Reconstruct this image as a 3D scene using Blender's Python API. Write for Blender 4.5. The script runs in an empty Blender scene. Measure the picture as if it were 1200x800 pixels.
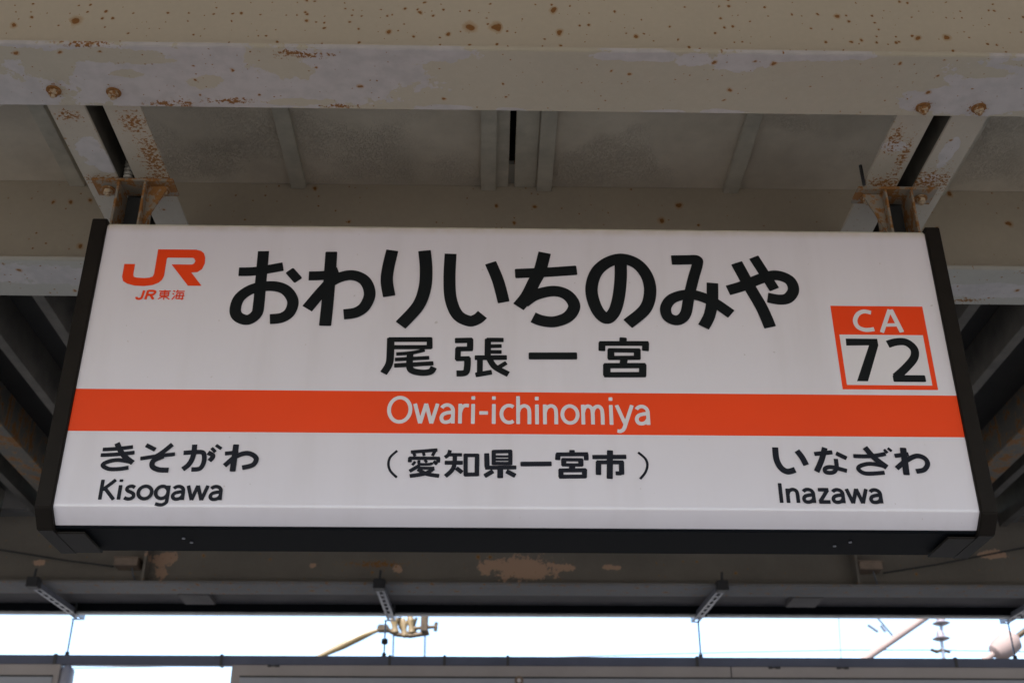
import bpy, bmesh, math, random
from mathutils import Vector, Matrix
random.seed(4)
SC = bpy.context.scene
COL = SC.collection
# ------------------------------------------------------------------ camera
cd = bpy.data.cameras.new('camera'); cam = bpy.data.objects.new('camera', cd); COL.objects.link(cam); SC.camera = cam
cd.sensor_width = 36.0; cd.lens = 41.08; cd.clip_start = 0.05; cd.clip_end = 2000
cam.matrix_world = Matrix(((0.99981033, -0.00863723, -0.01745615, -0.0572),
                           (-0.01946668, -0.47106765, -0.88188226, -2.1566),
                           (-0.00060601, 0.88205480, -0.47114643, -1.4337),
                           (0, 0, 0, 1)))
cd.dof.use_dof = True; cd.dof.focus_distance = 2.46; cd.dof.aperture_fstop = 5.6
# ------------------------------------------------------------------ sky, sun, exposure
SUN_EL, SUN_AZ = math.radians(52), math.radians(205)      # azimuth clockwise from +Y
W = bpy.data.worlds.new('World'); SC.world = W; W.use_nodes = True
nt = W.node_tree; nt.nodes.clear()
sky = nt.nodes.new('ShaderNodeTexSky'); sky.sky_type = 'NISHITA'; sky.sun_disc = False
sky.sun_elevation = SUN_EL; sky.sun_rotation = SUN_AZ; sky.dust_density = 1.6; sky.air_density = 1.0
bg = nt.nodes.new('ShaderNodeBackground'); bg.inputs['Strength'].default_value = 0.15
wo = nt.nodes.new('ShaderNodeOutputWorld')
nt.links.new(sky.outputs[0], bg.inputs[0]); nt.links.new(bg.outputs[0], wo.inputs[0])
sl = bpy.data.lights.new('sun', 'SUN'); sl.energy = 3.0; sl.angle = math.radians(0.53); sl.color = (1.0, 0.955, 0.90)
so = bpy.data.objects.new('sun', sl); COL.objects.link(so)
sd = Vector((math.sin(SUN_AZ) * math.cos(SUN_EL), math.cos(SUN_AZ) * math.cos(SUN_EL), math.sin(SUN_EL)))
so.rotation_euler = sd.to_track_quat('Z', 'Y').to_euler(); so.location = (0, -20, 30)
SC.view_settings.view_transform = 'Standard'; SC.view_settings.look = 'None'
SC.view_settings.exposure = 1.72; SC.view_settings.gamma = 1.0
SC.render.engine = 'CYCLES'; SC.cycles.max_bounces = 10; SC.cycles.diffuse_bounces = 6
SC.cycles.use_denoising = True; SC.cycles.sample_clamp_indirect = 10
# ------------------------------------------------------------------ material helpers
class NT:
    def __init__(s, name):
        s.m = bpy.data.materials.new(name); s.m.use_nodes = True; s.t = s.m.node_tree; s.t.nodes.clear()
        s.out = s.n('ShaderNodeOutputMaterial'); s.b = s.n('ShaderNodeBsdfPrincipled'); s.l(s.b.outputs[0], s.out.inputs[0])
        s.pos = s.n('ShaderNodeNewGeometry').outputs['Position']
    def n(s, k, **kw):
        x = s.t.nodes.new(k)
        for a, v in kw.items(): setattr(x, a, v)
        return x
    def l(s, a, b): s.t.links.new(a, b)
    def put(s, sock, v):
        if hasattr(v, 'is_output'): s.l(v, sock)
        else: sock.default_value = v
    def math(s, op, a, b=0.0, c=None, clamp=False):
        x = s.n('ShaderNodeMath', operation=op, use_clamp=clamp); s.put(x.inputs[0], a); s.put(x.inputs[1], b)
        if c is not None: s.put(x.inputs[2], c)
        return x.outputs[0]
    def vm(s, op, a, b):
        x = s.n('ShaderNodeVectorMath', operation=op); s.put(x.inputs[0], a); s.put(x.inputs[1], b); return x
    def noise(s, scale, detail=4, rough=.55, vec=None, dist=0.0):
        x = s.n('ShaderNodeTexNoise'); x.inputs['Scale'].default_value = scale; x.inputs['Detail'].default_value = detail
        x.inputs['Roughness'].default_value = rough; x.inputs['Distortion'].default_value = dist
        s.l(vec or s.pos, x.inputs['Vector']); return x.outputs['Fac']
    def ramp(s, v, a, b, lo=0.0, hi=1.0):
        x = s.n('ShaderNodeMapRange'); x.interpolation_type = 'SMOOTHSTEP'
        s.put(x.inputs[0], v); s.put(x.inputs[1], a); s.put(x.inputs[2], b); s.put(x.inputs[3], lo); s.put(x.inputs[4], hi); return x.outputs[0]
    def mix(s, f, a, b):
        x = s.n('ShaderNodeMix', data_type='RGBA'); s.put(x.inputs[0], f)
        s.put(x.inputs[6], (*a, 1) if isinstance(a, tuple) else a); s.put(x.inputs[7], (*b, 1) if isinstance(b, tuple) else b)
        return x.outputs[2]
    def blobs(s, lst, amp=.5, nscale=14, soft=.05, axes='xy', raw=False):
        """irregular patches: ellipses in two world axes with a noisy edge"""
        nz = s.math('MULTIPLY', s.math('SUBTRACT', s.noise(nscale, 5, .6), .5), amp * 2)
        nz = s.math('ADD', nz, s.math('MULTIPLY', s.math('SUBTRACT', s.noise(nscale * 4.2, 4, .65), .5), amp * .9))
        cur = None
        for a, b, ra, rb in lst:
            c, k = ((a, b, 0), (1 / ra, 1 / rb, 0)) if axes == 'xy' else ((a, 0, b), (1 / ra, 0, 1 / rb))
            d = s.vm('LENGTH', s.vm('MULTIPLY', s.vm('SUBTRACT', s.pos, c).outputs[0], k).outputs[0], (0, 0, 0)).outputs['Value']
            cur = d if cur is None else s.math('MINIMUM', cur, d)
        if raw: return cur
        return s.ramp(s.math('ADD', cur, nz), 1 - soft, 1 + soft, 1.0, 0.0)
    def specks(s, scale, dens, rmax, stretch=(1, 1, 1), warp=.35, axes='xz'):
        v = s.vm('MULTIPLY', s.pos, stretch).outputs[0]
        nn = s.n('ShaderNodeTexNoise'); nn.inputs['Scale'].default_value = scale * 2.2; nn.inputs['Detail'].default_value = 3
        s.l(v, nn.inputs['Vector'])
        w = s.vm('ADD', v, s.vm('MULTIPLY', s.vm('SUBTRACT', nn.outputs['Color'], (.5, .5, .5)).outputs[0], (warp / scale,) * 3).outputs[0]).outputs[0]
        x = s.n('ShaderNodeTexVoronoi', voronoi_dimensions='2D'); x.inputs['Scale'].default_value = scale
        if axes == 'xz':
            a = s.n('ShaderNodeSeparateXYZ'); s.l(w, a.inputs[0]); b = s.n('ShaderNodeCombineXYZ'); s.l(a.outputs[0], b.inputs[0]); s.l(a.outputs[2], b.inputs[1]); w = b.outputs[0]
        s.l(w, x.inputs['Vector'])
        sep = s.n('ShaderNodeSeparateColor'); s.l(x.outputs['Color'], sep.inputs[0])
        r = s.math('MULTIPLY', s.math('POWER', sep.outputs[1], 2.0), rmax)
        q = s.math('DIVIDE', x.outputs['Distance'], s.math('ADD', r, .001))
        on = s.math('LESS_THAN', sep.outputs[0], dens)
        return s.math('MULTIPLY', s.ramp(q, .75, 1.05, 1, 0), on), s.math('MULTIPLY', s.ramp(q, 1.0, 2.0, 1, 0), on)
def srgb(r, g, b):
    f = lambda c: (c / 255 / 12.92) if c / 255 <= .04045 else ((c / 255 + .055) / 1.055) ** 2.4
    return (f(r), f(g), f(b))
KHAKI = (.45, .398, .295); LAV = (.475, .44, .42); RUST = (.17, .070, .016); RUSTL = (.36, .20, .07)
def steel(name, base=KHAKI, prim=None, primmul=None, rustb=None, rdens=.28, rr=.16, rscale=22, rough=.55, axes='xy', dirt=.25, rnoise=None, peel=None, peelc=(.42, .27, .18), bump=.1, tiny=.22):
    g = NT(name)
    big = g.noise(2.3, 4, .6); fine = g.noise(70, 3, .6)
    col = g.mix(g.ramp(big, .3, .75, 0, dirt), base, tuple(c * .62 for c in base))
    col = g.mix(g.ramp(fine, .35, .8, 0, .16), col, tuple(min(1, c * 1.25) for c in base))
    hgt = g.math('MULTIPLY', fine, .25)
    if prim:
        m = g.blobs(prim, .95, 13, .03)
        if primmul: m = g.math('MULTIPLY', m, g.math('SUBTRACT', 1.0, g.blobs(primmul, 1.0, 19, .03)))
        col = g.mix(m, col, g.mix(g.ramp(g.noise(30, 4), .3, .75), LAV, tuple(c * .84 for c in LAV)))
        hgt = g.math('ADD', hgt, g.math('MULTIPLY', m, -.8))
    if peel:
        m = g.blobs(peel, 1.3, 26, .05, axes='xz')
        col = g.mix(m, col, peelc); hgt = g.math('ADD', hgt, g.math('MULTIPLY', m, -1.2))
    s1, h1 = g.specks(rscale, rdens, rr, axes=axes); s2, h2 = g.specks(rscale * 3.1, rdens * tiny / .28, rr * 1.1, axes=axes)
    rm = g.math('MAXIMUM', s1, s2); rh = g.math('MAXIMUM', h1, g.math('MULTIPLY', h2, .6))
    if rustb:
        fall = g.ramp(g.blobs(rustb, axes=axes, raw=True), 0.0, 1.7, .20, 0.0)
        q = g.math('ADD', g.noise(130, 5, .65), fall)
        on = g.math('GREATER_THAN', fall, .004)
        rm = g.math('MAXIMUM', rm, g.math('MULTIPLY', g.ramp(q, .66, .69), on)); rh = g.math('MAXIMUM', rh, g.math('MULTIPLY', g.ramp(q, .60, .68, 0, .8), on))
    if rnoise:
        rn = g.ramp(g.noise(rnoise[0], 6, .72), rnoise[1], rnoise[1] + .05); rm = g.math('MAXIMUM', rm, rn)
        rh = g.math('MAXIMUM', rh, g.ramp(g.noise(rnoise[0], 6, .72), rnoise[1] - .07, rnoise[1] + .05, 0, .6))
    col = g.mix(g.math('MULTIPLY', rh, .55), col, RUSTL)
    col = g.mix(rm, col, g.mix(g.noise(160, 3), RUST, (.27, .12, .03)))
    hgt = g.math('ADD', hgt, g.math('MULTIPLY', rm, 1.2))
    g.l(col, g.b.inputs['Base Color']); g.put(g.b.inputs['Roughness'], g.ramp(rm, 0, 1, rough, .92))
    bp = g.n('ShaderNodeBump'); bp.inputs['Strength'].default_value = .35; bp.inputs['Distance'].default_value = .0015 * bump / .1
    g.l(hgt, bp.inputs['Height']); g.l(bp.outputs[0], g.b.inputs['Normal'])
    return g.m
def plain(name, col, rough=.5, metal=0.0, var=.15, scale=12, bump=0.0, bscale=60, spec=.5):
    g = NT(name)
    c = g.mix(g.ramp(g.noise(scale, 5, .6), .25, .8, 0, 1), col, tuple(x * (1 - var) for x in col))
    g.l(c, g.b.inputs['Base Color']); g.b.inputs['Roughness'].default_value = rough; g.b.inputs['Metallic'].default_value = metal
    g.b.inputs['Specular IOR Level'].default_value = spec
    if bump:
        bp = g.n('ShaderNodeBump'); bp.inputs['Strength'].default_value = .5; bp.inputs['Distance'].default_value = bump
        g.l(g.noise(bscale, 5, .65), bp.inputs['Height']); g.l(bp.outputs[0], g.b.inputs['Normal'])
    return g.m
# ------------------------------------------------------------------ mesh helpers
class MB:
    def __init__(s): s.v = []; s.f = []
    def add(s, vs, fs):
        o = len(s.v); s.v += [tuple(v) for v in vs]; s.f += [tuple(i + o for i in f) for f in fs]; return s
    def box(s, x0, x1, y0, y1, z0, z1):
        return s.add([(x, y, z) for x in (x0, x1) for y in (y0, y1) for z in (z0, z1)],
                     [(0, 1, 3, 2), (4, 6, 7, 5), (0, 4, 5, 1), (2, 3, 7, 6), (0, 2, 6, 4), (1, 5, 7, 3)])
    def prism(s, prof, x0, x1):                       # (y, z) outline swept along x
        n = len(prof)
        return s.add([(x0, y, z) for y, z in prof] + [(x1, y, z) for y, z in prof],
                     [tuple(range(n))[::-1], tuple(range(n, 2 * n))] + [(i, (i + 1) % n, n + (i + 1) % n, n + i) for i in range(n)])
    def tube(s, pts, r, seg=10, caps=True):
        pts = [Vector(p) for p in pts]; n = len(pts); rs = r if isinstance(r, (list, tuple)) else [r] * n
        t0 = (pts[1] - pts[0]).normalized(); up = Vector((0, 0, 1)) if abs(t0.z) < .9 else Vector((0, 1, 0))
        a = t0.cross(up).normalized(); vs = []
        for i, p in enumerate(pts):
            t = (pts[min(i + 1, n - 1)] - pts[max(i - 1, 0)]).normalized()
            a = (a - t * a.dot(t)).normalized(); b = t.cross(a)
            for k in range(seg):
                th = 2 * math.pi * k / seg; vs.append(p + (a * math.cos(th) + b * math.sin(th)) * rs[i])
        fs = [(i * seg + k, i * seg + (k + 1) % seg, (i + 1) * seg + (k + 1) % seg, (i + 1) * seg + k) for i in range(n - 1) for k in range(seg)]
        if caps: fs += [tuple(range(seg))[::-1], tuple(range((n - 1) * seg, n * seg))]
        return s.add(vs, fs)
    def build(s, name, mat, parent=None, bevel=0.0, loc=None, smooth=False):
        me = bpy.data.meshes.new(name); p = Vector(parent.location) if parent else Vector((0, 0, 0))
        q = parent
        while q is not None and q.parent is not None: q = q.parent; p += Vector(q.location)
        if loc is not None: p = Vector(loc)
        me.from_pydata([tuple(Vector(v) - p) for v in s.v], [], s.f); me.update()
        bm = bmesh.new(); bm.from_mesh(me); bmesh.ops.recalc_face_normals(bm, faces=bm.faces)
        if bevel:
            bmesh.ops.bevel(bm, geom=[e for e in bm.edges if len(e.link_faces) == 2 and e.calc_face_angle(0) > .5], offset=bevel, segments=2, affect='EDGES', clamp_overlap=True)
        bm.to_mesh(me); bm.free()
        if smooth or bevel:
            me.shade_smooth(); me.set_sharp_from_angle(angle=math.radians(35))
        me.materials.append(mat)
        o = bpy.data.objects.new(name, me); COL.objects.link(o)
        if parent: o.parent = parent
        elif loc is not None: o.location = loc
        return o
def tag(o, label=None, cat=None, group=None, kind=None):
    for k, v in (('label', label), ('category', cat), ('group', group), ('kind', kind)):
        if v: o[k] = v
    return o
def thing(name, loc, label, cat, group=None):
    o = bpy.data.objects.new(name, None); COL.objects.link(o); o.location = loc; o.empty_display_size = .1
    return tag(o, label, cat, group)
def copy_tree(o, parent=None):
    c = o.copy(); COL.objects.link(c)
    if parent: c.parent = parent
    for ch in [x for x in COL.objects if x.parent == o]: copy_tree(ch, c)
    return c
def cyl(p0, p1, r, seg=12): return MB().tube([p0, p1], r, seg)
def hexbolt(x, y, z, r=.012, h=.008, down=True, dy=0):
    """washer, hexagon head and thread stub below the plate at height z"""
    w = MB().tube([(x, y, z), (x, y, z - .0025)], r * 1.45, 20)
    b = MB().tube([(x, y, z - .0025), (x, y, z - .0025 - h)], r, 6); b.tube([(x, y, z - .0025 - h), (x, y, z - .0025 - h - .006)], r * .5, 10)
    return w, b
STROKES = {'station_name_lettering':[(21.2,1,[(-602,-118),(-565,-116),(-508,-104)]),(23.6,1,[(-554,-65),(-553,-105),(-552,-152),(-551,-195),(-553,-221),(-570,-236),(-591,-229),(-599,-211),(-593,-182),(-567,-160),(-528,-153),(-498,-162),(-480,-188),(-483,-215),(-499,-230),(-524,-234)]),(20.0,1,[(-494,-113),(-472,-139)]),(25.0,1,[(-407,-65),(-406,-131),(-406,-189),(-407,-249)]),(21.9,1,[(-451,-127),(-416,-125),(-388,-115)]),(24.3,1,[(-448,-208),(-420,-165),(-397,-137),(-361,-124),(-331,-137),(-318,-169),(-326,-200),(-344,-216),(-370,-221)]),(25.8,1,[(-275,-60),(-282,-107),(-283,-139),(-276,-176)]),(26.6,1,[(-205,-60),(-200,-106),(-201,-154),(-214,-199),(-249,-246)]),(25.2,1,[(-148,-67),(-149,-127),(-145,-180),(-130,-219),(-105,-234),(-88,-229),(-77,-218)]),(24.8,1,[(-61,-89),(-44,-136),(-32,-188)]),(23.0,1,[(-8,-116),(59,-112),(126,-106)]),(26.8,1,[(57,-62),(46,-108),(34,-135),(17,-173),(-1,-199)]),(25.4,1,[(11,-188),(36,-169),(75,-159),(104,-169),(118,-195),(105,-221),(76,-234),(49,-232),(30,-224)]),(26.0,1,[(222,-84),(220,-128),(213,-176),(202,-210),(185,-225),(166,-203),(156,-158),(166,-115),(190,-88),(223,-76),(256,-88),(277,-119),(282,-159),(269,-201),(230,-238)]),(23.3,1,[(333,-78),(367,-77),(388,-77),(389,-88),(378,-123),(365,-169),(356,-208),(345,-224),(331,-228),(316,-219),(313,-198),(326,-177),(352,-166),(379,-166),(415,-182),(452,-212)]),(24.4,1,[(418,-135),(414,-179),(405,-216),(390,-244)]),(24.2,1,[(450,-153),(482,-142),(526,-122),(559,-114),(586,-126),(592,-150),(579,-170),(560,-175),(534,-170)]),(25.6,1,[(475,-83),(500,-149),(519,-196),(532,-243)]),(22.2,1,[(514,-68),(532,-108),(551,-150)])],'kanji_name_lettering':[(9.1,0,[(-273,-280),(-182,-279)]),(8.0,0,[(-268,-298),(-182,-297)]),(9.8,0,[(-187,-275),(-186,-301)]),(12.6,1,[(-268,-276),(-267,-319),(-269,-339),(-279,-359)]),(6.6,1,[(-255,-314),(-223,-311),(-196,-304)]),(7.0,0,[(-257,-327),(-186,-322)]),(7.9,0,[(-258,-341),(-177,-335)]),(11.2,1,[(-226,-311),(-226,-343),(-219,-353),(-199,-357),(-182,-354),(-176,-344)]),(10.1,0,[(-134,-281),(-97,-280)]),(10.7,0,[(-102,-276),(-102,-303)]),(9.0,0,[(-131,-301),(-96,-300)]),(9.7,0,[(-127,-298),(-127,-327)]),(9.0,0,[(-131,-324),(-102,-323)]),(11.2,1,[(-107,-321),(-107,-342),(-111,-356),(-129,-358)]),(10.6,0,[(-65,-276),(-65,-322)]),(8.1,0,[(-68,-279),(-32,-279)]),(7.0,0,[(-68,-294),(-36,-293)]),(7.0,0,[(-68,-307),(-36,-307)]),(9.0,0,[(-92,-321),(-25,-320)]),(9.7,0,[(-81,-322),(-81,-359)]),(8.8,0,[(-90,-361),(-56,-354)]),(10.3,1,[(-62,-322),(-50,-342),(-22,-359)]),(7.5,0,[(-26,-332),(-45,-345)]),(13.0,0,[(20,-316),(121,-315)]),(12.5,0,[(219,-270),(218,-283)]),(9.1,0,[(168,-285),(272,-284)]),(11.6,0,[(174,-282),(173,-303)]),(11.6,0,[(266,-281),(264,-302)]),(8.1,0,[(186,-301),(253,-301)]),(8.0,0,[(185,-319),(252,-318)]),(11.6,0,[(192,-298),(191,-322)]),(11.6,0,[(247,-297),(246,-322)]),(12.4,0,[(219,-319),(216,-334)]),(9.9,0,[(176,-337),(263,-336)]),(9.9,0,[(175,-358),(262,-357)]),(12.4,0,[(182,-333),(181,-361)]),(12.4,0,[(257,-332),(255,-361)])],'city_name_lettering':[(3.7,1,[(-243,-530),(-256,-544),(-259,-559),(-254,-574),(-241,-587)]),(3.7,1,[(237,-530),(251,-544),(254,-558),(249,-573),(238,-587)]),(5.4,0,[(-216,-533),(-163,-528)]),(4.7,0,[(-210,-535),(-207,-542)]),(4.5,0,[(-191,-533),(-189,-541)]),(4.7,0,[(-168,-531),(-173,-541)]),(5.3,0,[(-219,-546),(-158,-546)]),(5.8,0,[(-217,-544),(-217,-555)]),(5.9,0,[(-161,-544),(-161,-555)]),(4.2,0,[(-206,-553),(-212,-561)]),(4.4,1,[(-199,-550),(-198,-558),(-186,-559),(-175,-558),(-173,-555)]),(4.2,0,[(-188,-549),(-183,-555)]),(4.7,0,[(-170,-552),(-163,-559)]),(5.6,0,[(-197,-561),(-217,-574)]),(4.8,0,[(-200,-567),(-168,-567)]),(6.0,1,[(-169,-567),(-185,-578),(-216,-584)]),(6.0,1,[(-201,-569),(-183,-579),(-158,-583)]),(5.6,1,[(-138,-528),(-141,-538),(-148,-544)]),(5.4,0,[(-140,-538),(-114,-538)]),(6.3,0,[(-148,-555),(-112,-555)]),(6.5,1,[(-128,-538),(-129,-560),(-134,-572),(-146,-584)]),(6.5,0,[(-125,-566),(-113,-576)]),(6.3,0,[(-107,-536),(-106,-583)]),(6.7,0,[(-84,-536),(-84,-583)]),(5.8,0,[(-110,-539),(-81,-539)]),(6.2,0,[(-109,-580),(-80,-579)]),(6.3,0,[(-51,-528),(-51,-559)]),(6.3,0,[(-18,-528),(-18,-559)]),(5.9,0,[(-54,-531),(-15,-530)]),(3.7,0,[(-54,-541),(-15,-541)]),(3.6,0,[(-54,-548),(-15,-548)]),(5.3,0,[(-54,-556),(-15,-556)]),(7.6,0,[(-65,-534),(-64,-565)]),(6.3,0,[(-68,-565),(-6,-564)]),(8.5,0,[(-38,-564),(-38,-587)]),(6.9,0,[(-52,-572),(-69,-583)]),(7.0,0,[(-26,-572),(-8,-582)]),(7.3,0,[(2,-557),(64,-556)]),(8.2,0,[(105,-526),(105,-534)]),(6.4,0,[(73,-536),(137,-535)]),(7.7,0,[(77,-534),(76,-548)]),(7.2,0,[(133,-533),(133,-548)]),(5.4,0,[(84,-547),(126,-547)]),(5.3,0,[(84,-558),(126,-558)]),(7.7,0,[(88,-545),(88,-560)]),(7.7,0,[(122,-545),(122,-560)]),(9.0,0,[(105,-559),(104,-568)]),(6.3,0,[(78,-570),(132,-569)]),(6.2,0,[(78,-583),(132,-582)]),(7.6,0,[(82,-567),(82,-585)]),(7.6,0,[(129,-566),(128,-585)]),(9.0,0,[(181,-526),(178,-587)]),(6.8,0,[(145,-541),(213,-540)]),(6.3,0,[(153,-552),(207,-552)]),(8.1,0,[(157,-550),(156,-579)]),(7.7,0,[(203,-550),(202,-578)]),(6.3,0,[(202,-575),(190,-575)])],'previous_station_lettering':[(6.0,1,[(-825,-532),(-796,-530),(-766,-526)]),(6.0,1,[(-827,-544),(-794,-542),(-761,-538)]),(8.1,1,[(-799,-518),(-787,-538),(-774,-551),(-761,-560)]),(6.3,1,[(-765,-558),(-792,-554),(-813,-559),(-819,-566),(-806,-573),(-786,-573),(-768,-570)]),(6.6,0,[(-741,-522),(-721,-532)]),(7.0,1,[(-689,-520),(-706,-537),(-719,-547)]),(6.0,1,[(-748,-551),(-713,-545),(-681,-541)]),(7.7,1,[(-703,-545),(-721,-555),(-722,-567),(-709,-574),(-689,-575)]),(7.0,1,[(-665,-538),(-640,-536),(-627,-537),(-623,-546),(-623,-560),(-629,-571),(-645,-573)]),(7.7,1,[(-645,-520),(-645,-544),(-651,-562),(-662,-573)]),(7.0,1,[(-617,-537),(-606,-544),(-612,-555)]),(4.9,0,[(-611,-527),(-602,-536)]),(4.9,0,[(-603,-521),(-591,-529)]),(8.7,0,[(-563,-519),(-564,-577)]),(6.3,1,[(-583,-539),(-568,-537),(-558,-532)]),(7.4,1,[(-581,-565),(-562,-546),(-542,-538),(-527,-542),(-520,-551),(-526,-563),(-546,-569)])],'next_station_lettering':[(9.2,1,[(513,-517),(513,-543),(520,-561),(532,-569),(548,-565)]),(8.9,1,[(556,-524),(565,-539),(571,-555)]),(6.7,1,[(590,-531),(627,-527)]),(8.5,1,[(613,-517),(604,-542),(590,-569)]),(6.7,1,[(634,-529),(654,-540)]),(6.4,1,[(632,-541),(631,-560),(623,-570),(609,-570),(608,-562),(622,-559),(651,-567)]),(6.4,1,[(668,-535),(703,-535),(734,-530)]),(8.6,1,[(694,-516),(709,-538),(732,-559)]),(6.4,1,[(729,-556),(700,-551),(679,-556),(675,-564),(689,-572),(726,-570)]),(4.3,0,[(732,-520),(738,-528)]),(4.3,0,[(740,-517),(747,-524)]),(9.6,0,[(771,-516),(769,-575)]),(6.7,0,[(751,-534),(780,-530)]),(7.5,1,[(751,-561),(770,-546),(794,-534),(810,-538),(815,-550),(806,-563),(789,-567)])],'badge_number':[(17.4,1,[(776,-281),(796,-275),(816,-276),(830,-291),(827,-312),(806,-336),(781,-358)]),(15.8,0,[(775,-361),(843,-361)])],'badge_letters':[(9.6,1,[(752,-205),(737,-202),(723,-209),(715,-225),(719,-240),(734,-247),(753,-245)]),(8.9,0,[(793,-197),(768,-253)]),(10.2,0,[(795,-197),(811,-252)]),(7.9,0,[(777,-235),(807,-234)])]}
SEVEN = [(689.0, -268.0), (756.0, -268.0), (756.0, -284.0), (722.0, -368.0), (699.0, -368.0), (736.0, -284.0), (688.0, -285.0)]
LOGO = [(-849.0, -101.0), (-826.0, -101.0), (-826.0, -128.0), (-824.0, -133.0), (-818.0, -135.0), (-801.0, -136.0), (-791.0, -135.0), (-784.0, -132.0), (-782.0, -125.0), (-782.0, -63.0), (-700.0, -63.0), (-689.0, -66.0), (-682.0, -72.0), (-678.0, -83.0), (-677.0, -98.0), (-681.0, -112.0), (-690.0, -120.0), (-703.0, -121.0), (-677.0, -154.0), (-706.0, -154.0), (-748.0, -101.0), (-704.0, -101.0), (-700.0, -98.0), (-698.0, -92.0), (-701.0, -86.0), (-704.0, -84.0), (-758.0, -84.0), (-760.0, -87.0), (-760.0, -131.0), (-763.0, -140.0), (-769.0, -147.0), (-781.0, -153.0), (-799.0, -156.0), (-819.0, -155.0), (-836.0, -150.0), (-845.0, -144.0), (-849.0, -133.0)]
# ------------------------------------------------------------------ materials
WEB1 = steel('beam_web_paint', (.49, .425, .325), axes='xz', rdens=.40, rr=.17, rscale=17, dirt=.16, rough=.45, tiny=.36)
FL1 = steel('beam_flange_paint', (.435, .386, .295),
            prim=[(-.62, -.31, .42, .11), (-1.05, -.25, .12, .05), (-1.0, -.395, .09, .015), (-.24, -.385, .15, .025), (-.34, -.33, .14, .07), (-.16, -.225, .06, .012), (-.02, -.222, .03, .008), (.22, -.39, .1, .014),
                  (.34, -.385, .035, .02), (.43, -.375, .06, .03), (.55, -.398, .14, .016), (.95, -.27, .16, .05), (1.08, -.34, .22, .08), (.3, -.222, .05, .008), (.42, -.222, .05, .01), (1.6, -.3, .3, .05), (-1.7, -.3, .3, .06)],
            primmul=[(-.95, -.345, .05, .06), (-.99, -.375, .10, .02), (-.83, -.375, .12, .022), (-.74, -.36, .05, .012), (-.50, -.37, .055, .038), (-.46, -.335, .04, .025), (-.80, -.32, .03, .012), (-.64, -.30, .035, .02), (.93, -.355, .05, .015), (1.02, -.385, .06, .012), (-.45, -.24, .09, .012)],
            rustb=[(-.44, -.385, .06, .012), (-.955, -.268, .022, .016), (-.838, -.264, .02, .016), (.841, -.248, .02, .016), (.958, -.248, .024, .017), (-.74, -.23, .04, .012), (-.6, -.24, .06, .01), (-.38, -.226, .05, .008), (-.86, -.40, .05, .006), (-.7, -.225, .02, .02)],
            rdens=.25, rr=.12, rscale=24, rough=.5)
WEB2 = steel('rear_beam_web_paint', (.42, .362, .275), axes='xz', rdens=.16, rr=.15, rscale=20, dirt=.3, rough=.6)
FL2 = steel('rear_beam_flange_paint', (.39, .37, .32), prim=[(-1.25, .46, .25, .05), (1.3, .5, .3, .035), (-1.7, .5, .2, .05)], rdens=.22, rr=.13, rscale=18,
            rustb=[(1.22, .55, .05, .012), (-1.4, .41, .1, .01), (1.36, .405, .07, .008)], rough=.6)
CH = steel('channel_paint', (.41, .36, .285), prim=[(-.95, -.05, .03, .05), (-.94, .0, .04, .03), (.955, -.07, .018, .06), (.95, .02, .02, .02), (.83, -.1, .03, .02)],
           rustb=[(-.82, -.02, .03, .1), (-.83, -.15, .03, .04), (-.95, .06, .06, .02), (-.82, .05, .04, .02), (.85, .04, .06, .03), (.95, .03, .06, .05), (.86, -.05, .012, .08), (-.96, -.17, .03, .02), (.82, -.12, .02, .05)],
           rdens=.3, rr=.12, rscale=34, rough=.55)
HG = steel('hanger_paint', (.21, .18, .14), axes='xz', rnoise=(34, .49), rdens=.3, rr=.14, rscale=30, rough=.7)
CHD = plain('channel_leg_gap_shade', (.10, .09, .07), .8, 0, .4, 20)  # shade between the paired channels, put into the leg colour
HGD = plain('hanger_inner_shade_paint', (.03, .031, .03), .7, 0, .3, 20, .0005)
RSTB = steel('rusty_bolt', (.36, .26, .16), axes='xz', rnoise=(75, .38), rdens=.3, rough=.8)
BLT = steel('pale_rusty_bolt_head', (.42, .33, .22), rnoise=(60, .50), rdens=.4, rr=.2, rscale=60, rough=.8)
PANEL = NT('ceiling_board')
g = PANEL
c = g.mix(g.ramp(g.noise(5, 5, .65), .3, .75), (.62, .545, .44), (.47, .41, .325))
c = g.mix(g.ramp(g.noise(2.1, 3, .5), .5, .75, 0, .6), c, (.38, .33, .26)); c = g.mix(g.ramp(g.noise(110, 4, .7), .55, .72, 0, .6), c, (.52, .49, .42))
g.l(c, g.b.inputs['Base Color']); g.b.inputs['Roughness'].default_value = .75
bp = g.n('ShaderNodeBump'); bp.inputs['Strength'].default_value = .7; bp.inputs['Distance'].default_value = .004
fl = g.ramp(g.noise(150, 5, .7), .45, .62); msk = g.ramp(g.noise(3.1, 2), .42, .62)
g.l(g.math('MULTIPLY', fl, msk), bp.inputs['Height']); g.l(bp.outputs[0], g.b.inputs['Normal']); PANEL = g.m
RIB = plain('batten_paint', (.52, .475, .385), .6, 0, .3, 14, .0006)
DECK = plain('roof_deck_dark', (.03, .026, .022), .8, 0, .4, 4, .001)
JOIST = plain('joist_paint', (.125, .11, .09), .75, 0, .45, 9, .001)
RJOIST = steel('rusty_rafter', (.12, .108, .088), rnoise=(16, .53), rdens=.4, rr=.2, rscale=22, rough=.8)
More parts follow.
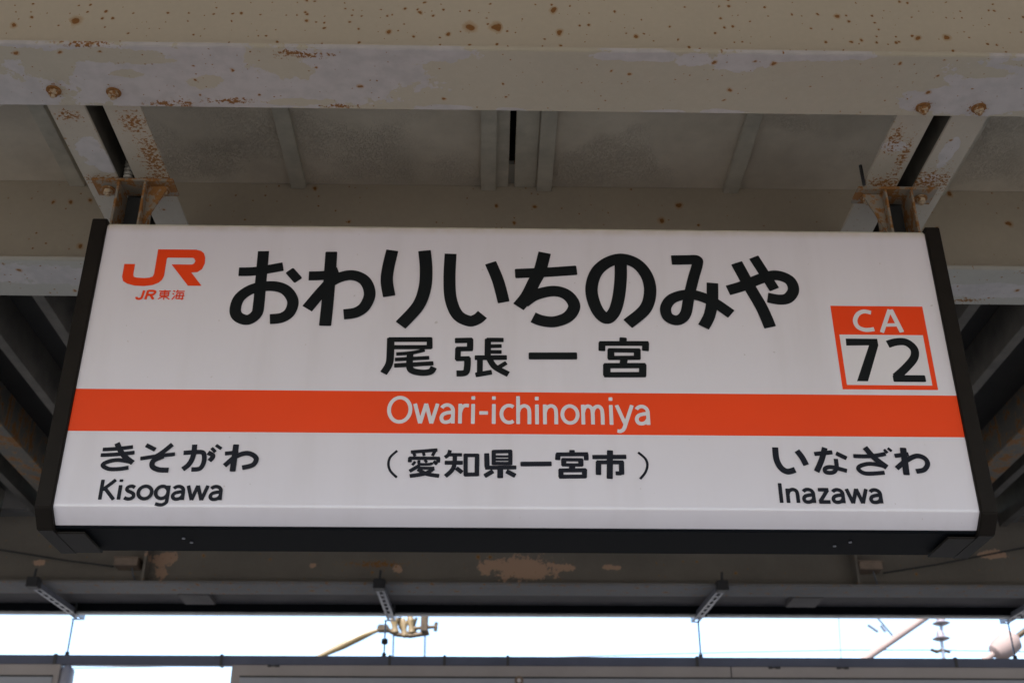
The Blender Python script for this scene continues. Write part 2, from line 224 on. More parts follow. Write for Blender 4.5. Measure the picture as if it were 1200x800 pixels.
EWEB = steel('eave_web_paint', (.165, .145, .118), peel=[(.09, .258, .175, .055), (.27, .268, .035, .014), (.31, .262, .045, .02), (.52, .265, .03, .013), (.56, .262, .015, .012), (-.905, .268, .018, .012), (-.50, .25, .02, .018), (-1.62, .29, .06, .035), (-1.63, .225, .04, .03), (-2.22, .272, .028, .013), (2.4, .34, .08, .02), ],
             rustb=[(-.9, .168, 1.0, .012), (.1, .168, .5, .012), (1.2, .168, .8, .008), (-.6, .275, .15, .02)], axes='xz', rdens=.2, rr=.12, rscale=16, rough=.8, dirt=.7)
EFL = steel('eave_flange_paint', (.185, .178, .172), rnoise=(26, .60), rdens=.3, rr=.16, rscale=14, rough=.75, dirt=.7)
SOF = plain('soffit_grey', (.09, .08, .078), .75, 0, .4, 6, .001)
GUT = plain('gutter_metal', (.42, .43, .44), .45, .3, .3, 15)
GAL = plain('galvanised_strut', (.22, .23, .27), .4, .6, .25, 30)
BLK = plain('black_clamp', (.02, .02, .022), .5)
WIRE = plain('suspension_rod_steel', (.10, .12, .15), .35, .8)
RAIL = plain('cable_duct_paint', (.12, .135, .20), .45, .2, .2, 5)
LBX = plain('light_box_housing', (.42, .38, .375), .45, .1, .12, 5)
LBD = plain('light_box_panel', (.40, .42, .48), .3, .1, .1, 5)
LBS = plain('light_box_seam', (.06, .06, .065), .5)
CAPB = plain('end_cap_plastic', (.35, .36, .44), .3)
DARK = plain('sign_frame_bronze', (.013, .010, .008), .6, 0, .25, 20, spec=.12)
DARKB = plain('sign_underside_black', (.003, .004, .006), .7, 0, .2, 8, spec=.06)
g = NT('sign_white_acrylic')
s1, h1 = g.specks(38, .10, .07); s2, h2 = g.specks(17, .10, .05)
c = g.mix(g.ramp(g.noise(1.7, 3), .3, .7, 0, 1), (.68, .635, .675), (.655, .61, .65))
st = g.noise(9, 4, .6, vec=g.vm('MULTIPLY', g.pos, (1, 1, .12)).outputs[0])
c = g.mix(g.ramp(st, .45, .75, 0, .22), c, (.50, .45, .45))
sx = g.n('ShaderNodeSeparateXYZ'); g.l(g.pos, sx.inputs[0])
c = g.mix(g.math('MULTIPLY', g.ramp(sx.outputs[2], -.022, .0, 0, 1), g.ramp(g.noise(25, 4), .2, .7, .3, .8)), c, (.52, .44, .36))
c = g.mix(g.math('MULTIPLY', s1, .5), c, (.45, .37, .34)); c = g.mix(g.math('MULTIPLY', s2, .5), c, (.4, .35, .33))
g.l(c, g.b.inputs['Base Color']); g.b.inputs['Roughness'].default_value = .28; g.b.inputs['Coat Weight'].default_value = .3; g.b.inputs['Coat Roughness'].default_value = .12
WHITE = g.m
ORANGE = plain('orange_film', (.80, .056, .005), .35, 0, .08, 3, spec=.3)
LOGO_O = plain('orange_logo_film', (.80, .052, .005), .35, 0, .05, 3, spec=.3)
INK = plain('black_lettering_film', (.004, .0055, .007), .4, spec=.2)
INKB = plain('blue_black_lettering_film', (.006, .0065, .013), .4, spec=.2)
WFILM = plain('white_film', (.66, .615, .635), .3, 0, .03)
CORR = plain('corrugated_conduit_plastic', (.42, .39, .33), .5, 0, .15)
CABLE = plain('black_cable', (.015, .015, .015), .6)
TAN = plain('junction_box_paint', (.26, .19, .14), .7, 0, .3, 20)
BRASS = plain('weathered_bronze_fitting', (.075, .052, .03), .5, .6, .5, 30)
CREAM = plain('cream_insulator', (.20, .14, .065), .35, 0, .2, 12)
PORC = plain('porcelain_insulator', (.20, .18, .20), .4, 0, .15, 12)
PINKP = plain('primed_pipe', (.27, .20, .18), .7, 0, .15, 6)
WIREF = plain('catenary_wire_copper', (.12, .13, .15), .6, .3)
CONC = plain('platform_concrete', (.15, .146, .138), .85, 0, .25, 1.2, .002)
BALL = plain('ballast', (.15, .135, .12), .95, 0, .5, 9, .03, 14)
GRND = plain('far_ground', (.24, .22, .19), .95, 0, .3, .2)
RAILM = plain('rail_steel', (.20, .15, .12), .4, .6)
TIER = plain('concrete_sleeper', (.38, .36, .33), .9)
# ------------------------------------------------------------------ ground, platform, track
tag(MB().box(-600, 600, -600, 600, -4.6, -4.15).build('ground', GRND), kind='structure')
tag(MB().box(-40, 40, -4.9, 4.3, -4.15, -3.034).build('platform', CONC, bevel=.01), kind='structure')
tag(MB().box(-60, 60, 4.32, 11.5, -4.146, -3.95).build('track_bed', BALL), kind='structure')
tag(MB().box(-60, 60, -12, -4.92, -4.146, -3.95).build('track_bed_near', BALL), kind='structure')
for y in (5.6, 6.667, -6.2, -7.267):
    tag(MB().box(-60, 60, y - .035, y + .035, -3.93, -3.8).build('rail', RAILM), kind='structure')
# ------------------------------------------------------------------ canopy beams
Z0, ZT = .15, .48
def hbeam(y0, y1, label, web, fl, zt=ZT, tf=.012, x=7.0, z0=Z0):
    t = thing('steel_beam', (0, (y0 + y1) / 2, z0), label, 'beam'); yc = (y0 + y1) / 2
    MB().box(-x, x, yc - .004, yc + .004, z0 + tf, zt - tf).build('web', web, t)
    MB().box(-x, x, y0, y1, z0, z0 + tf).build('bottom_flange', fl, t, bevel=.0015)
    MB().box(-x, x, y0, y1, zt - tf, zt).build('top_flange', fl, t)
    return t
b1 = hbeam(-.402, -.219, 'front roof beam above the sign, speckled with rust, patchy grey primer on its underside', WEB1, FL1)
b2 = hbeam(.392, .572, 'second roof beam directly behind the top of the sign, dull khaki with rust flecks', WEB2, FL2)
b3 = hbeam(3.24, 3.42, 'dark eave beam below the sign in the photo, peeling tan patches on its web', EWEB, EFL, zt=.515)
hbeam(-3.0, -2.82, 'roof beam behind the viewer near the other platform edge', WEB2, FL2)
for x, y in ((-.959, -.268), (-.838, -.264), (.841, -.248), (.958, -.248)):
    w, b = hexbolt(x, y, Z0 - .0002, .0105, .010); wo_ = w.build('washer', RSTB, b1, smooth=True); b.build('bolt', BLT, wo_, bevel=.001)
for x in (-1.69, 1.70, -4.2, 4.2):
    MB().box(x - .006, x + .006, 3.245, 3.325, .163, .502).build('stiffener', EWEB, b3)
# ------------------------------------------------------------------ canopy roof
roof = thing('canopy_roof', (0, 0, .45), 'platform canopy ceiling of grey boards and battens with dark rafters further back', 'roof')
yb0, yb1 = -.30, .473
for x0, x1 in ((-2.41, -1.205), (-1.203, -.015), (.001, 1.199), (1.201, 2.41)):
    MB().box(x0, x1, -.304, .477, .457, .463).build('ceiling_board', PANEL, roof, bevel=.0008)
MB().box(-.075, -.0165, -.304, .4765, .4535, .4565).build('joint_strip', RIB, roof, bevel=.0008)
MB().box(.002, .06, -.304, .4765, .4535, .4565).build('joint_strip', RIB, roof, bevel=.0008)
for xc in (-1.79, -1.19, -.588, -.069, .083, .597, 1.17, 1.79):
    MB().box(xc - .0205, xc + .0205, -.304, .4765, .440, .4535 if abs(xc) < .1 else .4568).build('batten', RIB, roof, bevel=.0012)
MB().box(-7, 7, -3.8, 3.66, .60, .64).build('roof_deck', DECK, roof)
MB().box(-7, 7, -3.8, -.41, .482, .50).build('front_soffit', PANEL, roof)
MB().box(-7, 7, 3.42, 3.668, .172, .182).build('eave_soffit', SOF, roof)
MB().box(-7, 7, -3.83, -3.80, .30, .64).build('front_fascia', RIB, roof)  # unseen canopy edge, its reach set for the light on the sign
MB().box(-7, 7, .477, .60, .50, .56).build('ceiling_trim', JOIST, roof)
k = 0
for s in (-1, 1):
    for xc in ([-3.9, -3.67, -3.44, -3.2, -2.9, -2.66, -2.43, -2.195, -1.737, -1.505, -1.27, -1.04, -.8, -.57, -.34, -.11] if s < 0 else [3.9, 3.67, 3.44, 3.2, 2.9, 2.66, 2.44, 2.235, 1.735, 1.505, 1.27, 1.04, .8, .57, .34, .11]):
        MB().box(xc - .019, xc + .019, .574, 3.238, .45, .598).build('rafter', JOIST, roof, bevel=.001)
    for xc in (-1.99, -.0, -3.2) if s < 0 else (2.055, 4.2):
        o = MB().box(xc - .052, xc + .052, .574, 3.238, .40, .412).box(xc - .004, xc + .004, .575, 3.237, .4122, .596).build('steel_rafter', RJOIST, roof); o['label'] = 'wider rusty steel rafter'
for x in (-1.49, 1.50, -4.4, 4.4):
    MB().box(x - .075, x + .075, 3.43, 3.60, .148, .1715).build('soffit_bracket', SOF, roof, bevel=.002)
# eave gutter
gt = MB().box(-7, 7, 3.672, 3.712, .136, .24).build('gutter', DARKB)
tag(gt, 'thin dark gutter edge along the canopy eave against the white sky', 'gutter')
lip = MB().box(-7, 7, 3.690, 3.7215, .126, .1355).build('lip', GUT, gt)
# ------------------------------------------------------------------ ceiling channels over the sign
CHL = [(-.9575, 'outer ceiling channel above the left end of the sign, beside the dark gap', 0), (-.8405, 'rust-streaked inner ceiling channel above the left end of the sign', 0),
       (.8415, 'inner ceiling channel above the right end of the sign, rusty near its bracket', 0), (.959, 'outer ceiling channel above the right end of the sign with pale primer smears', 0)]
for xc, lab, _ in CHL:
    t = thing('ceiling_channel', (xc, 0, .1625), lab, 'steel channel', 'channels carrying the sign')
    h = .0395
    MB().box(xc - h, xc + h, -.30, .46, .1625, .168).build('channel_web', CH, t, bevel=.001)
    s = 1 if xc in (-.9575, .8415) else -1           # upright leg on the side of the dark gap
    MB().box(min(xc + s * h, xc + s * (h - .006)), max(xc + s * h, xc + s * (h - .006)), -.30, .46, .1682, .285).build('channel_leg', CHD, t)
# hangers
def hanger(xc, lab):
    t = thing('hanger_bracket', (xc, .08, 0), lab, 'bracket', 'brackets the sign hangs from')
    MB().box(xc - .093, xc + .093, .05, .112, .155, .162).build('top_plate', HG, t, bevel=.0008)
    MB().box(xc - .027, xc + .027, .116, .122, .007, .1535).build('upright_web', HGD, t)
    for s in (-1, 1):
        MB().box(min(xc + s * .033, xc + s * .0275), max(xc + s * .033, xc + s * .0275), .05, .122, .007, .1535).build('upright_flange', HG, t, bevel=.0008)
    for s in (-1, 1):
        w, b = hexbolt(xc + s * .063, .085, .1538, .011, .010); q = w.build('washer', RSTB, t, smooth=True); b.build('bolt', BLT, q, bevel=.001)
    s = 1 if xc < 0 else -1
    xs = xc + s * .0335
    MB().add([(xs, .07, .153), (xs + s * .045, .07, .153), (xs, .07, .045), (xs, .075, .153), (xs + s * .045, .075, .153), (xs, .075, .045)],
             [(0, 1, 2), (5, 4, 3), (0, 3, 4, 1), (1, 4, 5, 2), (2, 5, 3, 0)]).build('gusset', HG, t)
hanger(-.885, 'rusty upright bracket joining the channels to the left end of the sign')
hanger(.883, 'rusty upright bracket joining the channels to the right end of the sign')
tag(MB().tube([(.797, .03, .150), (.796, .03, .205)], .004, 10).build('threaded_rod', BLK), 'short dark threaded rod standing beside the right hanging bracket', 'rod')
# corrugated conduit
def corrugated(pts, r, pitch=.009):
    P = [Vector(p) for p in pts]; out = []
    for i in range(len(P) - 1):                      # Catmull-Rom
        a, b, c, d = P[max(i - 1, 0)], P[i], P[i + 1], P[min(i + 2, len(P) - 1)]
        n = max(2, int((c - b).length / (pitch / 2)))
        for j in range(n):
            u = j / n; out.append(.5 * ((2 * b) + (c - a) * u + (2 * a - 5 * b + 4 * c - d) * u * u + (3 * b - a - 3 * c + d) * u ** 3))
    out.append(P[-1]); return out, [r * (1.0 if i % 2 else .76) for i in range(len(out))]
p, r = corrugated([(-2.2, -.165, .215), (-1.6, -.16, .208), (-1.12, -.165, .205), (-1.03, -.155, .25), (-.915, -.02, .31), (-.904, .055, .29), (-.902, .062, .25), (-.901, .062, .21), (-.900, .062, .1655)], .0115)
tag(MB().tube(p, r, 10).build('corrugated_conduit', CORR, smooth=True), 'ribbed pale conduit running down between the left pair of channels', 'conduit')
# ------------------------------------------------------------------ station sign
sign = thing('station_sign', (0, .1, -.69), 'long white station name sign with orange stripe and dark bronze ends, hanging under the canopy', 'sign')
prof = [(0, -.002)]
prof += [(0, -.644)] + [(.006 - .006 * math.cos(a), -.648 - .006 * math.sin(a)) for a in (.15, .4, .6)]
prof += [(.0275, -.676), (.030, -.678), (.170, -.678), (.1725, -.676), (.2, -.646), (.2, -.002)]
body = MB().prism(prof, -.9008, .9008).build('sign_panel', WHITE, sign, smooth=True)
MB().box(-.9005, .9005, .004, .196, -.0018, .004).build('top_cover', RIB, sign)
under = MB().box(-.9006, .9006, .031, .169, -.684, -.6782).build('underside_panel', DARKB, sign, bevel=.001)
for s in (-1, 1):
    pr = [(-.007, .012), (-.007, -.655), (.027, -.690), (.173, -.690), (.207, -.655), (.207, .012)]
    a, b = (.9012, .9345)
    ec = MB().prism(pr, min(s * a, s * b), max(s * a, s * b)).build('end_cap', DARK, sign, bevel=.002)
    MB().box(min(s * .845, s * .90), max(s * .845, s * .90), .04, .16, -.692, -.6872).build('corner_plate', DARK, sign, bevel=.001)
for x, y in ((-.665, .085), (-.655, .11), (.665, .085), (.64, .11)):
    cyl((x, y, -.684), (x, y, -.6862), .0035, 10).build('screw', GAL, under)
MB().box(-.9007, .9007, -.0004, .0002, -.492, -.399).build('orange_stripe', ORANGE, sign)
FY = -.0008
class Flat:
    def __init__(s): s.mb = MB(); s.k = 0
    def poly(s, pts):
        y = FY - .00009 * s.k; s.k = (s.k + 1) % 12
        s.mb.add([(x, y, z) for x, z in pts], [tuple(range(len(pts)))]); return s
    def stroke(s, w, smooth, pts):
        P = [Vector((x / 1000, z / 1000)) for x, z in pts]; h = w / 2000
        if smooth and len(P) > 2:
            out = []
            for i in range(len(P) - 1):
                a, b, c, d = P[max(i - 1, 0)], P[i], P[i + 1], P[min(i + 2, len(P) - 1)]
                for j in range(8):
                    u = j / 8; out.append(.5 * ((2 * b) + (c - a) * u + (2 * a - 5 * b + 4 * c - d) * u * u + (3 * b - a - 3 * c + d) * u ** 3))
            P = out + [P[-1]]
        c = min(h * .28, (P[1] - P[0]).length * .45, (P[-1] - P[-2]).length * .45)   # slightly rounded ends
        d0 = (P[1] - P[0]).normalized(); d1 = (P[-1] - P[-2]).normalized()
        Q = [(P[0], h - c), (P[0] + d0 * c * .35, h - c * .3), (P[0] + d0 * c, h)] + [(p, h) for p in P[1:-1]] + [(P[-1] - d1 * c, h), (P[-1] - d1 * c * .35, h - c * .3), (P[-1], h - c)]
        L = []; R = []
        for i, (p, hh) in enumerate(Q):
            t = (Q[min(i + 1, len(Q) - 1)][0] - Q[max(i - 1, 0)][0]).normalized(); n = Vector((-t.y, t.x))
            L.append(p + n * hh); R.append(p - n * hh)
        y = FY - .0001 * s.k; s.k = (s.k + 1) % 8; m = len(L)
        s.mb.add([(v.x, y - .0004 * i / m, v.y) for i, v in enumerate(L)] + [(v.x, y - .0004 * i / m, v.y) for i, v in enumerate(R)], [(i, i + 1, m + i + 1, m + i) for i in range(m - 1)])
    def build(s, name, mat, parent): return s.mb.build(name, mat, parent)
MATS = {'station_name_lettering': INK, 'kanji_name_lettering': INK, 'city_name_lettering': INKB, 'previous_station_lettering': INKB, 'next_station_lettering': INKB}
BOLD = {'station_name_lettering': 1.03, 'kanji_name_lettering': 1.25, 'city_name_lettering': 1.36}
LBL = {'station_name_lettering': 'large black hiragana reading おわりいちのみや', 'kanji_name_lettering': 'black kanji reading 尾張一宮', 'city_name_lettering': 'kanji in brackets reading 愛知県一宮市',
       'previous_station_lettering': 'hiragana reading きそがわ', 'next_station_lettering': 'hiragana reading いなざわ'}
for nm, sts in STROKES.items():
    if nm not in MATS: continue
    fl = Flat()
    for w, sm, pts in sts: fl.stroke(w * BOLD.get(nm, 1.36), sm, pts)
    fl.build(nm, MATS[nm], sign)['label'] = LBL[nm]
def arc(cx, cz, rx, rz, a0, a1, n=12): return [(cx + rx * math.cos(math.radians(a0 + (a1 - a0) * i / n)), cz + rz * math.sin(math.radians(a0 + (a1 - a0) * i / n))) for i in range(n + 1)]
XH = .73
def bowl(cx, rx): return arc(cx, XH / 2, rx, XH / 2 - .05, 0, 360, 20)
LAT = {                                                # letter: (advance, strokes); cap height 1, stroke centrelines
    'O': (.98, [arc(.46, .5, .39, .45, 0, 361, 26)]), 'I': (.30, [[(.12, 0), (.12, 1)]]),
    'K': (.78, [[(.12, 0), (.12, 1)], [(.66, 1), (.17, .48)], [(.26, .57), (.70, 0)]]),
    'w': (.92, [[(.03, XH), (.24, 0)], [(.24, 0), (.44, XH)], [(.44, XH), (.65, 0)], [(.65, 0), (.86, XH)]]),
    'a': (.66, [arc(.29, .46, .22, .225, 150, 0, 10) + [(.51, .40), (.51, .3), (.51, .15), (.51, .0)], [(.47, .415), (.33, .40), (.16, .34), (.09, .21), (.14, .08), (.27, .045), (.42, .10), (.51, .22)]]),
    'r': (.46, [[(.11, 0), (.11, XH)], [(.11, .40), (.17, .58), (.28, .67), (.43, .665)]]),
    'i': (.30, [[(.12, 0), (.12, XH)], [(.12, .89), (.12, 1.02)]]), '-': (.46, [[(.05, .40), (.37, .40)]]),
    'c': (.60, [arc(.38, XH / 2, .28, XH / 2 - .05, 55, 305, 14)]),
    'h': (.68, [[(.11, 0), (.11, 1.03)], [(.11, .42), (.18, .60), (.33, .68), (.47, .62), (.52, .45), (.52, 0)]]),
    'n': (.68, [[(.11, 0), (.11, XH)], [(.11, .42), (.18, .60), (.33, .68), (.47, .62), (.52, .45), (.52, 0)]]),
    'o': (.72, [arc(.35, XH / 2, .28, XH / 2 - .05, 0, 361, 22)]),
    'm': (1.02, [[(.11, 0), (.11, XH)], [(.11, .42), (.17, .60), (.29, .68), (.41, .62), (.46, .45), (.46, 0)], [(.46, .42), (.52, .60), (.65, .68), (.77, .62), (.82, .45), (.82, 0)]]),
    'y': (.66, [[(.03, XH), (.32, .02)], [(.60, XH), (.33, .02), (.25, -.16), (.14, -.235), (.02, -.225)]]),
    's': (.54, [[(.44, .61), (.30, .68), (.15, .63), (.11, .52), (.18, .43), (.32, .36), (.42, .27), (.42, .13), (.30, .045), (.16, .045), (.05, .10)]]),
    'g': (.72, [arc(.34, XH / 2 + .01, .26, XH / 2 - .06, 0, 361, 20), [(.59, XH), (.59, .0), (.55, -.15), (.42, -.235), (.27, -.235), (.12, -.19)]]),
    'z': (.58, [[(.06, .675), (.51, .675)], [(.47, .67), (.09, .06)], [(.05, .055), (.53, .055)]]), 'J': (.55, [[(.38, 1), (.38, .25), (.30, .07), (.17, .05), (.06, .12), (.04, .26)]]),
    'R': (.75, [[(.11, 0), (.11, 1)], [(.11, .95), (.42, .95), (.58, .88), (.60, .72), (.52, .55), (.36, .50), (.11, .50)], [(.36, .50), (.64, 0)]])}
def latin(name, word, x0, x1, zb, zt, wt, mat, slant=0.0, label=None):
    adv = sum(LAT[c][0] for c in word) - .14; kx = (x1 - x0 - wt) / adv; kz = zt - zb; fl = Flat(); x = x0 + wt / 2 - .06 * kx
    for c in word:
        a, sts = LAT[c]
        for st in sts: fl.stroke(wt * 1000, len(st) > 2, [((x + px * kx + slant * pz * kz) * 1000, (zb + pz * kz) * 1000) for px, pz in st])
        x += a * kx
    o = fl.build(name, mat, sign)
    if label: o['label'] = label
latin('romanised_name_lettering', 'Owari-ichinomiya', -.268, .269, -.4705, -.4105, .0078, WFILM, label='white letters reading Owari-ichinomiya')
latin('previous_station_romanised', 'Kisogawa', -.820, -.575, -.6365, -.5955, .0072, INKB, label='letters reading Kisogawa')
latin('next_station_romanised', 'Inazawa', .507, .717, -.6345, -.5935, .0075, INKB, label='letters reading Inazawa')
latin('company_name_lettering', 'JR', -.813, -.771, -.1885, -.1665, .0052, LOGO_O, slant=.15)
lg = Flat().poly([(x / 1000, z / 1000) for x, z in LOGO]).build('company_emblem', LOGO_O, sign); lg['label'] = 'orange interlocked letters JR'
fl = Flat()
TO = [((.05, .88), (.95, .88)), ((.5, 1), (.5, 0)), ((.18, .74), (.82, .74)), ((.18, .56), (.82, .56)), ((.18, .38), (.82, .38)), ((.18, .76), (.18, .36)), ((.82, .76), (.82, .36)), ((.46, .36), (.06, .06)), ((.54, .36), (.94, .06))]
KAI = [((.06, .95), (.22, .82)), ((.03, .66), (.18, .56)), ((.06, .02), (.24, .40)), ((.42, 1), (.32, .74)), ((.38, .86), (.96, .86)), ((.40, .68), (.90, .68)), ((.40, .68), (.36, .12)), ((.88, .68), (.82, .0)), ((.28, .42), (.98, .42)), ((.36, .14), (.94, .14)), ((.63, .68), (.58, .14))]
for x0, lst in ((-.7665, TO), (-.7370, KAI)):
    for a, c in lst: fl.stroke(2.6, 0, [((x0 + a[0] * .0275) * 1000, (-.1895 + a[1] * .0245) * 1000), ((x0 + c[0] * .0275) * 1000, (-.1895 + c[1] * .0245) * 1000)])
fl.build('company_kanji_lettering', LOGO_O, sign)
badge = MB().box(.667, .865, -.0004, .0002, -.3865, -.1885).build('number_badge', LOGO_O, sign); badge['label'] = 'orange bordered badge reading CA 72'
MB().box(.677, .8545, -.0007, -.00045, -.3765, -.2585).build('badge_field', WFILM, badge)
fl = Flat()
for w, sm, pts in STROKES['badge_letters']: fl.stroke(w, sm, pts)
fl.build('badge_letters', WFILM, badge)
fl = Flat(); fl.poly([(x / 1000, z / 1000) for x, z in SEVEN])
for w, sm, pts in STROKES['badge_number']: fl.stroke(w, sm, pts)
fl.build('badge_number', INK, badge)
# ------------------------------------------------------------------ eave fittings
for x, lab in ((-1.777, 'small tan junction box on the eave beam below the left end of the sign'), (1.765, 'small tan junction box on the eave beam below the right end of the sign')):
    s = -1 if x < 0 else 1
    t = thing('junction_box', (x, 3.27, .235), lab, 'junction box', 'junction boxes on the eave beam')
    MB().box(x - .055, x + .055, 3.235, 3.324, .236, .272).build('box_body', TAN, t, bevel=.003)
    MB().box(x - .06, x + .06, 3.235, 3.324, .2725, .277).build('box_lid', TAN, t)
    MB().tube([(x + .02, 3.28, .2355), (x + .03, 3.29, .20), (x + .045, 3.31, .163)], .004, 8).build('earth_lead', WIREF, t)
    pts = [(x + s * .056, 3.25, .235 if s < 0 else .22), (x + s * .3, 3.245, .258), (x + s * .75, 3.24, .345), (x + s * 1.6, 3.235, .47)]
    if s < 0: pts = [(x - .056, 3.25, .232), (x - .3, 3.25, .262), (x - .6, 3.25, .31), (x - 1.6, 3.25, .46)]
    tag(MB().tube(pts, .0042, 8).build('cable', CABLE), ('thin black cable slanting up left' if s < 0 else 'thin black cable slanting up right') + ' from its junction box across the eave beam', 'cable')
# outrigger brackets with hanging rods
def outrigger(x0, x1, lab, rod_lab):
    t = thing('outrigger_bracket', (x0, 3.22, .14), lab, 'bracket', 'perforated struts under the eave')
    y0, y1, w, zb, zt = 3.19, 3.80, .020, .122, .148
    f = lambda y: x0 + (x1 - x0) * (y - y0) / (y1 - y0)
    def skew(mb): mb.v = [(x + (x1 - x0) * (y - y0) / (y1 - y0), y, z) for x, y, z in mb.v]; return mb
    m = MB()
    m.box(x0 - w, x0 - w + .003, y0, y1, zb, zt); m.box(x0 + w - .003, x0 + w, y0, y1, zb, zt)
    m.box(x0 - w + .003, x0 - .008, y0, y1, zb, zb + .003); m.box(x0 + .008, x0 + w - .003, y0, y1, zb, zb + .003)
    n = 9
    for i in range(n + 1):
        yc = y0 + (y1 - y0) * i / n; m.box(x0 - .008, x0 + .008, max(y0, yc - .012), min(y1, yc + .012), zb + .0002, zb + .0028)
    skew(m).build('strut', GAL, t)
    MB().box(x0 - .027, x0 + .027, 3.185, 3.239, .116, .163).build('clamp', BLK, t, bevel=.003)
    cyl((x0, 3.205, .15), (x0 + .003, 3.2, .205), .006).build('clamp_bolt', BLK, t)
    xb = f(3.66); MB().tube([(xb + .026, 3.66, .115), (xb + .026, 3.66, .19)], .0055, 8).build('bolt', BLK, t)
    xr = f(3.775) + (-.028 if x0 < 0 else .012)
    MB().box(min(xr, f(3.775)) - .006, max(xr, f(3.775)) + .006, 3.772, 3.788, .1185, .1215).build('rod_tab', GAL, t)
    rd = thing('hanging_rod', (xr, 3.78, -.062), rod_lab, 'rod', 'thin rods holding up the cable duct')
    MB().tube([(xr, 3.78, .1215), (xr, 3.78, -.06)], .0042, 8).build('rod', WIRE, rd)
    MB().tube([(xr, 3.78, -.06), (xr, 3.78, -.045)], .011, 10).build('nut', BLK, rd)
    return t, rd, xr
outrigger(-2.178, -2.138, 'perforated strut under the eave at the far left of the photo', 'thin rod hanging from the leftmost perforated strut down to the cable duct')
_, rd, xr = outrigger(-.572, -.556, 'perforated strut under the eave left of centre, next to the bronze wire fittings', 'rod with a small black turnbuckle hanging from the strut left of centre')
MB().box(xr - .016, xr + .016, 3.768, 3.792, .0, .028).build('turnbuckle', BLK, rd, bevel=.004)
outrigger(1.036, 1.000, 'perforated strut under the eave right of centre', 'thin rod hanging from the strut right of centre')
outrigger(2.64, 2.60, 'perforated strut under the eave at the far right edge of the photo', 'thin rod hanging at the far right edge of the photo')
duct = MB().box(-7, 7, 3.762, 3.80, -.1115, -.0625).build('cable_duct', RAIL, bevel=.004)
tag(duct, 'long blue-grey cable duct hanging under the eave across the bottom of the photo', 'cable duct')
for x in (-2.217, -1.392, -.553, -.279, .038, .99, 2.3, -3.4, 3.4):
    MB().box(x - .007, x + .007, 3.757, 3.805, -.115, -.058).build('clip', LBS, duct)
def lightbox(x0, x1, lab):
    t = thing('light_box', ((x0 + x1) / 2, 3.78, -.3), lab, 'light box', 'long light boxes under the cable duct')
    MB().box(x0, x1, 3.742, 3.82, -.30, -.113).build('housing', LBX, t, bevel=.004)
    MB().box(x0 + .045, x1 - .03, 3.736, 3.7415, -.288, -.176).build('front_panel', LBD, t, bevel=.001)
    MB().box(x0 + .045, x1 - .03, 3.733, 3.7414, -.1755, -.168).build('seam', LBS, t)
    return t
lb = lightbox(-4.6, -2.175, 'left light box hanging below the cable duct, ending in a bluish end cap')
MB().tube([(-2.174, 3.78, -.275), (-2.15, 3.78, -.21), (-2.15, 3.78, -.14), (-2.160, 3.78, -.118)], [.03, .036, .034, .02], 14).build('end_cap', CAPB, lb, smooth=True)
lb = lightbox(-1.332, 5.2, 'very long light box under the cable duct, reaching the right edge of the photo')
for x in (-1.126, 1.37, 1.713):
    MB().box(x - .028, x - .010, 3.732, 3.7415, -.124, -.1135).box(x + .008, x + .030, 3.732, 3.7415, -.124, -.1135).box(x - .0099, x + .0079, 3.736, 3.7415, -.121, -.1155).build('latch', LBS, lb)
MB().box(1.150, 1.155, 3.7395, 3.7415, -.2, -.114).build('joint', LBS, lb)
cyl((.093, 3.7352, -.187), (.093, 3.732, -.187), .022, 24).build('round_label', TAN, lb)
cyl((.093, 3.7318, -.187), (.093, 3.730, -.187), .010, 20).build('white_dot', WFILM, lb)
# ------------------------------------------------------------------ overhead line gear beyond the eave
Y = 6.5
t = thing('bronze_wire_fitting', (-.7, Y, .8), 'bronze and cream insulated wire fitting hanging just right of the centre-left strut', 'wire fitting')
MB().tube([(-1.50, Y, .44), (-1.383, Y, .515), (-1.294, Y, .568), (-1.13, Y, .648), (-1.0, Y, .715), (-.93, Y, .742), (-.868, Y, .765)], [.012, .014, .018, .030, .030, .02, .013], 12).build('insulated_arm', CREAM, t, smooth=True)
MB().box(-.885, -.80, Y - .03, Y + .03, .745, .80).build('arm_clamp', BRASS, t, bevel=.01)
for x, z, r in ((-.762, .80, .052), (-.69, .775, .046), (-.64, .80, .05)):
    MB().tube([(x - .012, Y, z + .075), (x, Y, z + .03), (x + .004, Y, z - .01), (x + .01, Y, z - .055), (x + .012, Y, z - .07)], [r * .3, r * .65, r * .4, r * .6, r * .25], 14).build('insulator_lump', CREAM, t, smooth=True)
MB().tube([(-.82, Y, .77), (-.74, Y, .73), (-.64, Y, .72), (-.5, Y, .742)], .018, 10).build('fitting_bar', BRASS, t, smooth=True)
MB().tube([(-.73, Y + .02, .86), (-.71, Y + .02, .79), (-.67, Y + .02, .73)], .02, 8).build('fitting_link', BRASS, t)
MB().tube([(-.6, Y + .02, .74), (-.615, Y + .02, .80), (-.60, Y + .02, .86)], .011, 8).build('fitting_link', BRASS, t)
MB().box(-.565, -.51, Y - .035, Y + .035, .745, 1.5).build('support_post', BRASS, t, bevel=.008)
MB().tube([(-.62, Y, .775), (-.44, Y, .79)], .014, 8).build('cross_bolt', BRASS, t); MB().tube([(-.455, Y, .755), (-.45, Y, .82)], .014, 8).build('cross_bolt', BRASS, t)
for x, xb in ((-.764, -.752), (-.531, -.522)):
    MB().tube([(x, Y, .74), (xb, Y, .2)], .0075, 8).build('dropper_rod', WIRE, t)
t = thing('insulator_string', (3.3, Y, .6), 'two-disc porcelain insulator string hanging in the sky at the right', 'insulator')
MB().tube([(3.37, Y, 1.6), (3.348, Y, .93), (3.311, Y, .70), (3.29, Y, .30)], .013, 8).build('hanger_rod', GAL, t)
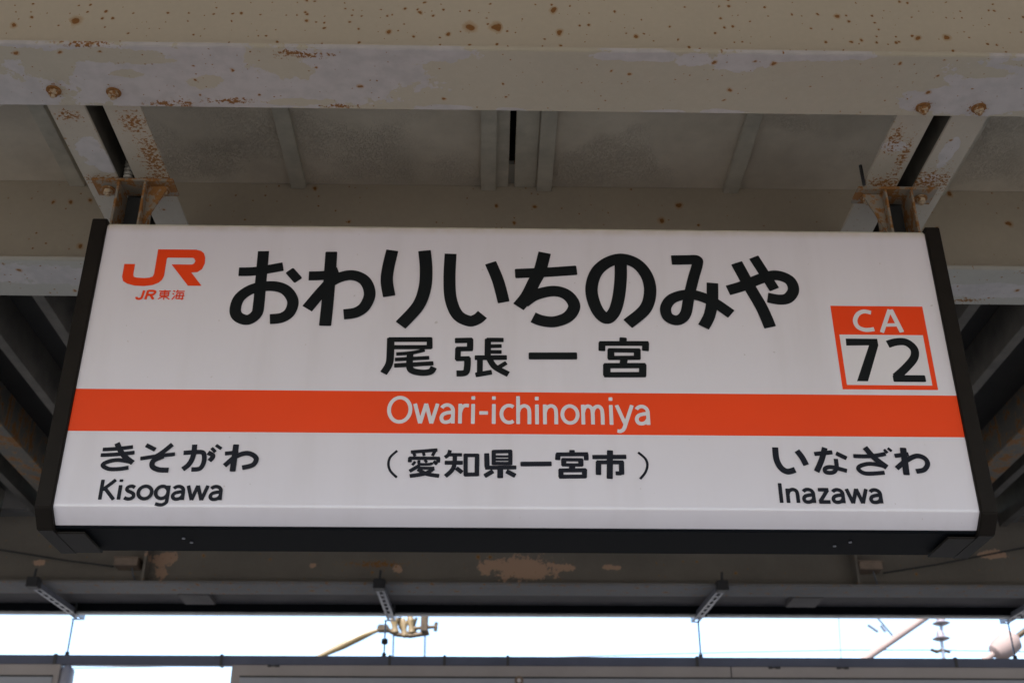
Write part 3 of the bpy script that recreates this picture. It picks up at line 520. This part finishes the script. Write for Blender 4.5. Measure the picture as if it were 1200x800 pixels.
for xx, zz in ((3.331, .83), (3.311, .715)):
    MB().tube([(xx, Y, zz + .06), (xx, Y, zz + .045), (xx, Y, zz + .018), (xx, Y, zz), (xx, Y, zz - .012)], [.02, .028, .034, .066, .04], 20).build('insulator_disc', PORC, t, smooth=True)
MB().tube([(3.22, Y, .635), (3.26, Y, .618), (3.30, Y, .632), (3.36, Y, .618)], .013, 8).build('wire_clamp', BRASS, t)
t = thing('diagonal_brace', (2.7, Y, .55), 'pale diagonal pipe slanting down left through the sky at the right', 'brace pipe')
MB().tube([(3.9, Y, 1.30), (3.332, Y, .946), (2.706, Y, .555), (2.2, Y, .24)], .026, 12).build('pipe', PINKP, t, smooth=True)
t = thing('insulated_brace', (3.8, Y, .66), 'pipe with a fat white insulator at the right edge of the sky', 'brace pipe')
MB().tube([(3.2, Y, .31), (3.69, Y, .61)], .024, 12).build('pipe', PINKP, t, smooth=True)
MB().tube([(3.88, Y, .73), (4.6, Y, 1.19)], .022, 12).build('pipe', BRASS, t, smooth=True)
MB().tube([(3.68, Y, .60), (3.695, Y, .612), (3.73, Y, .633), (3.79, Y, .672), (3.85, Y, .71), (3.885, Y, .732)], [.026, .062, .082, .09, .082, .026], 20).build('insulator', PINKP, t, smooth=True)
def wire(name, pts, r, lab, mat=WIREF, cat='wire'): tag(MB().tube(pts, r, 8).build(name, mat), lab, cat)
wire('overhead_wire', [(-7, Y + .1, .40), (-.138, Y + .1, .572), (1.372, Y + .1, .622), (2.548, Y + .1, .652), (3.3, Y + .1, .655), (7, Y + .1, .60)], .0042, 'thin nearly level overhead wire crossing the sky just above the cable duct')
wire('hanger_wire', [(2.60, Y, 1.4), (2.569, Y, .955), (2.53, Y, .40)], .0035, 'faint upright wire in the sky left of the pale diagonal pipe')
wire('stay_wire', [(2.836, Y, .90), (2.965, Y, .715)], .008, 'short stay wire meeting the pale diagonal pipe from above')
for pts, lab in (([(2.775, Y, .816), (2.845, Y, .764)], 'left one of two short slanting clips in the sky'), ([(2.871, Y, .812), (2.902, Y, .762)], 'right one of two short slanting clips in the sky')):
    wire('wire_clip', pts, .011, lab, GAL, 'clip')
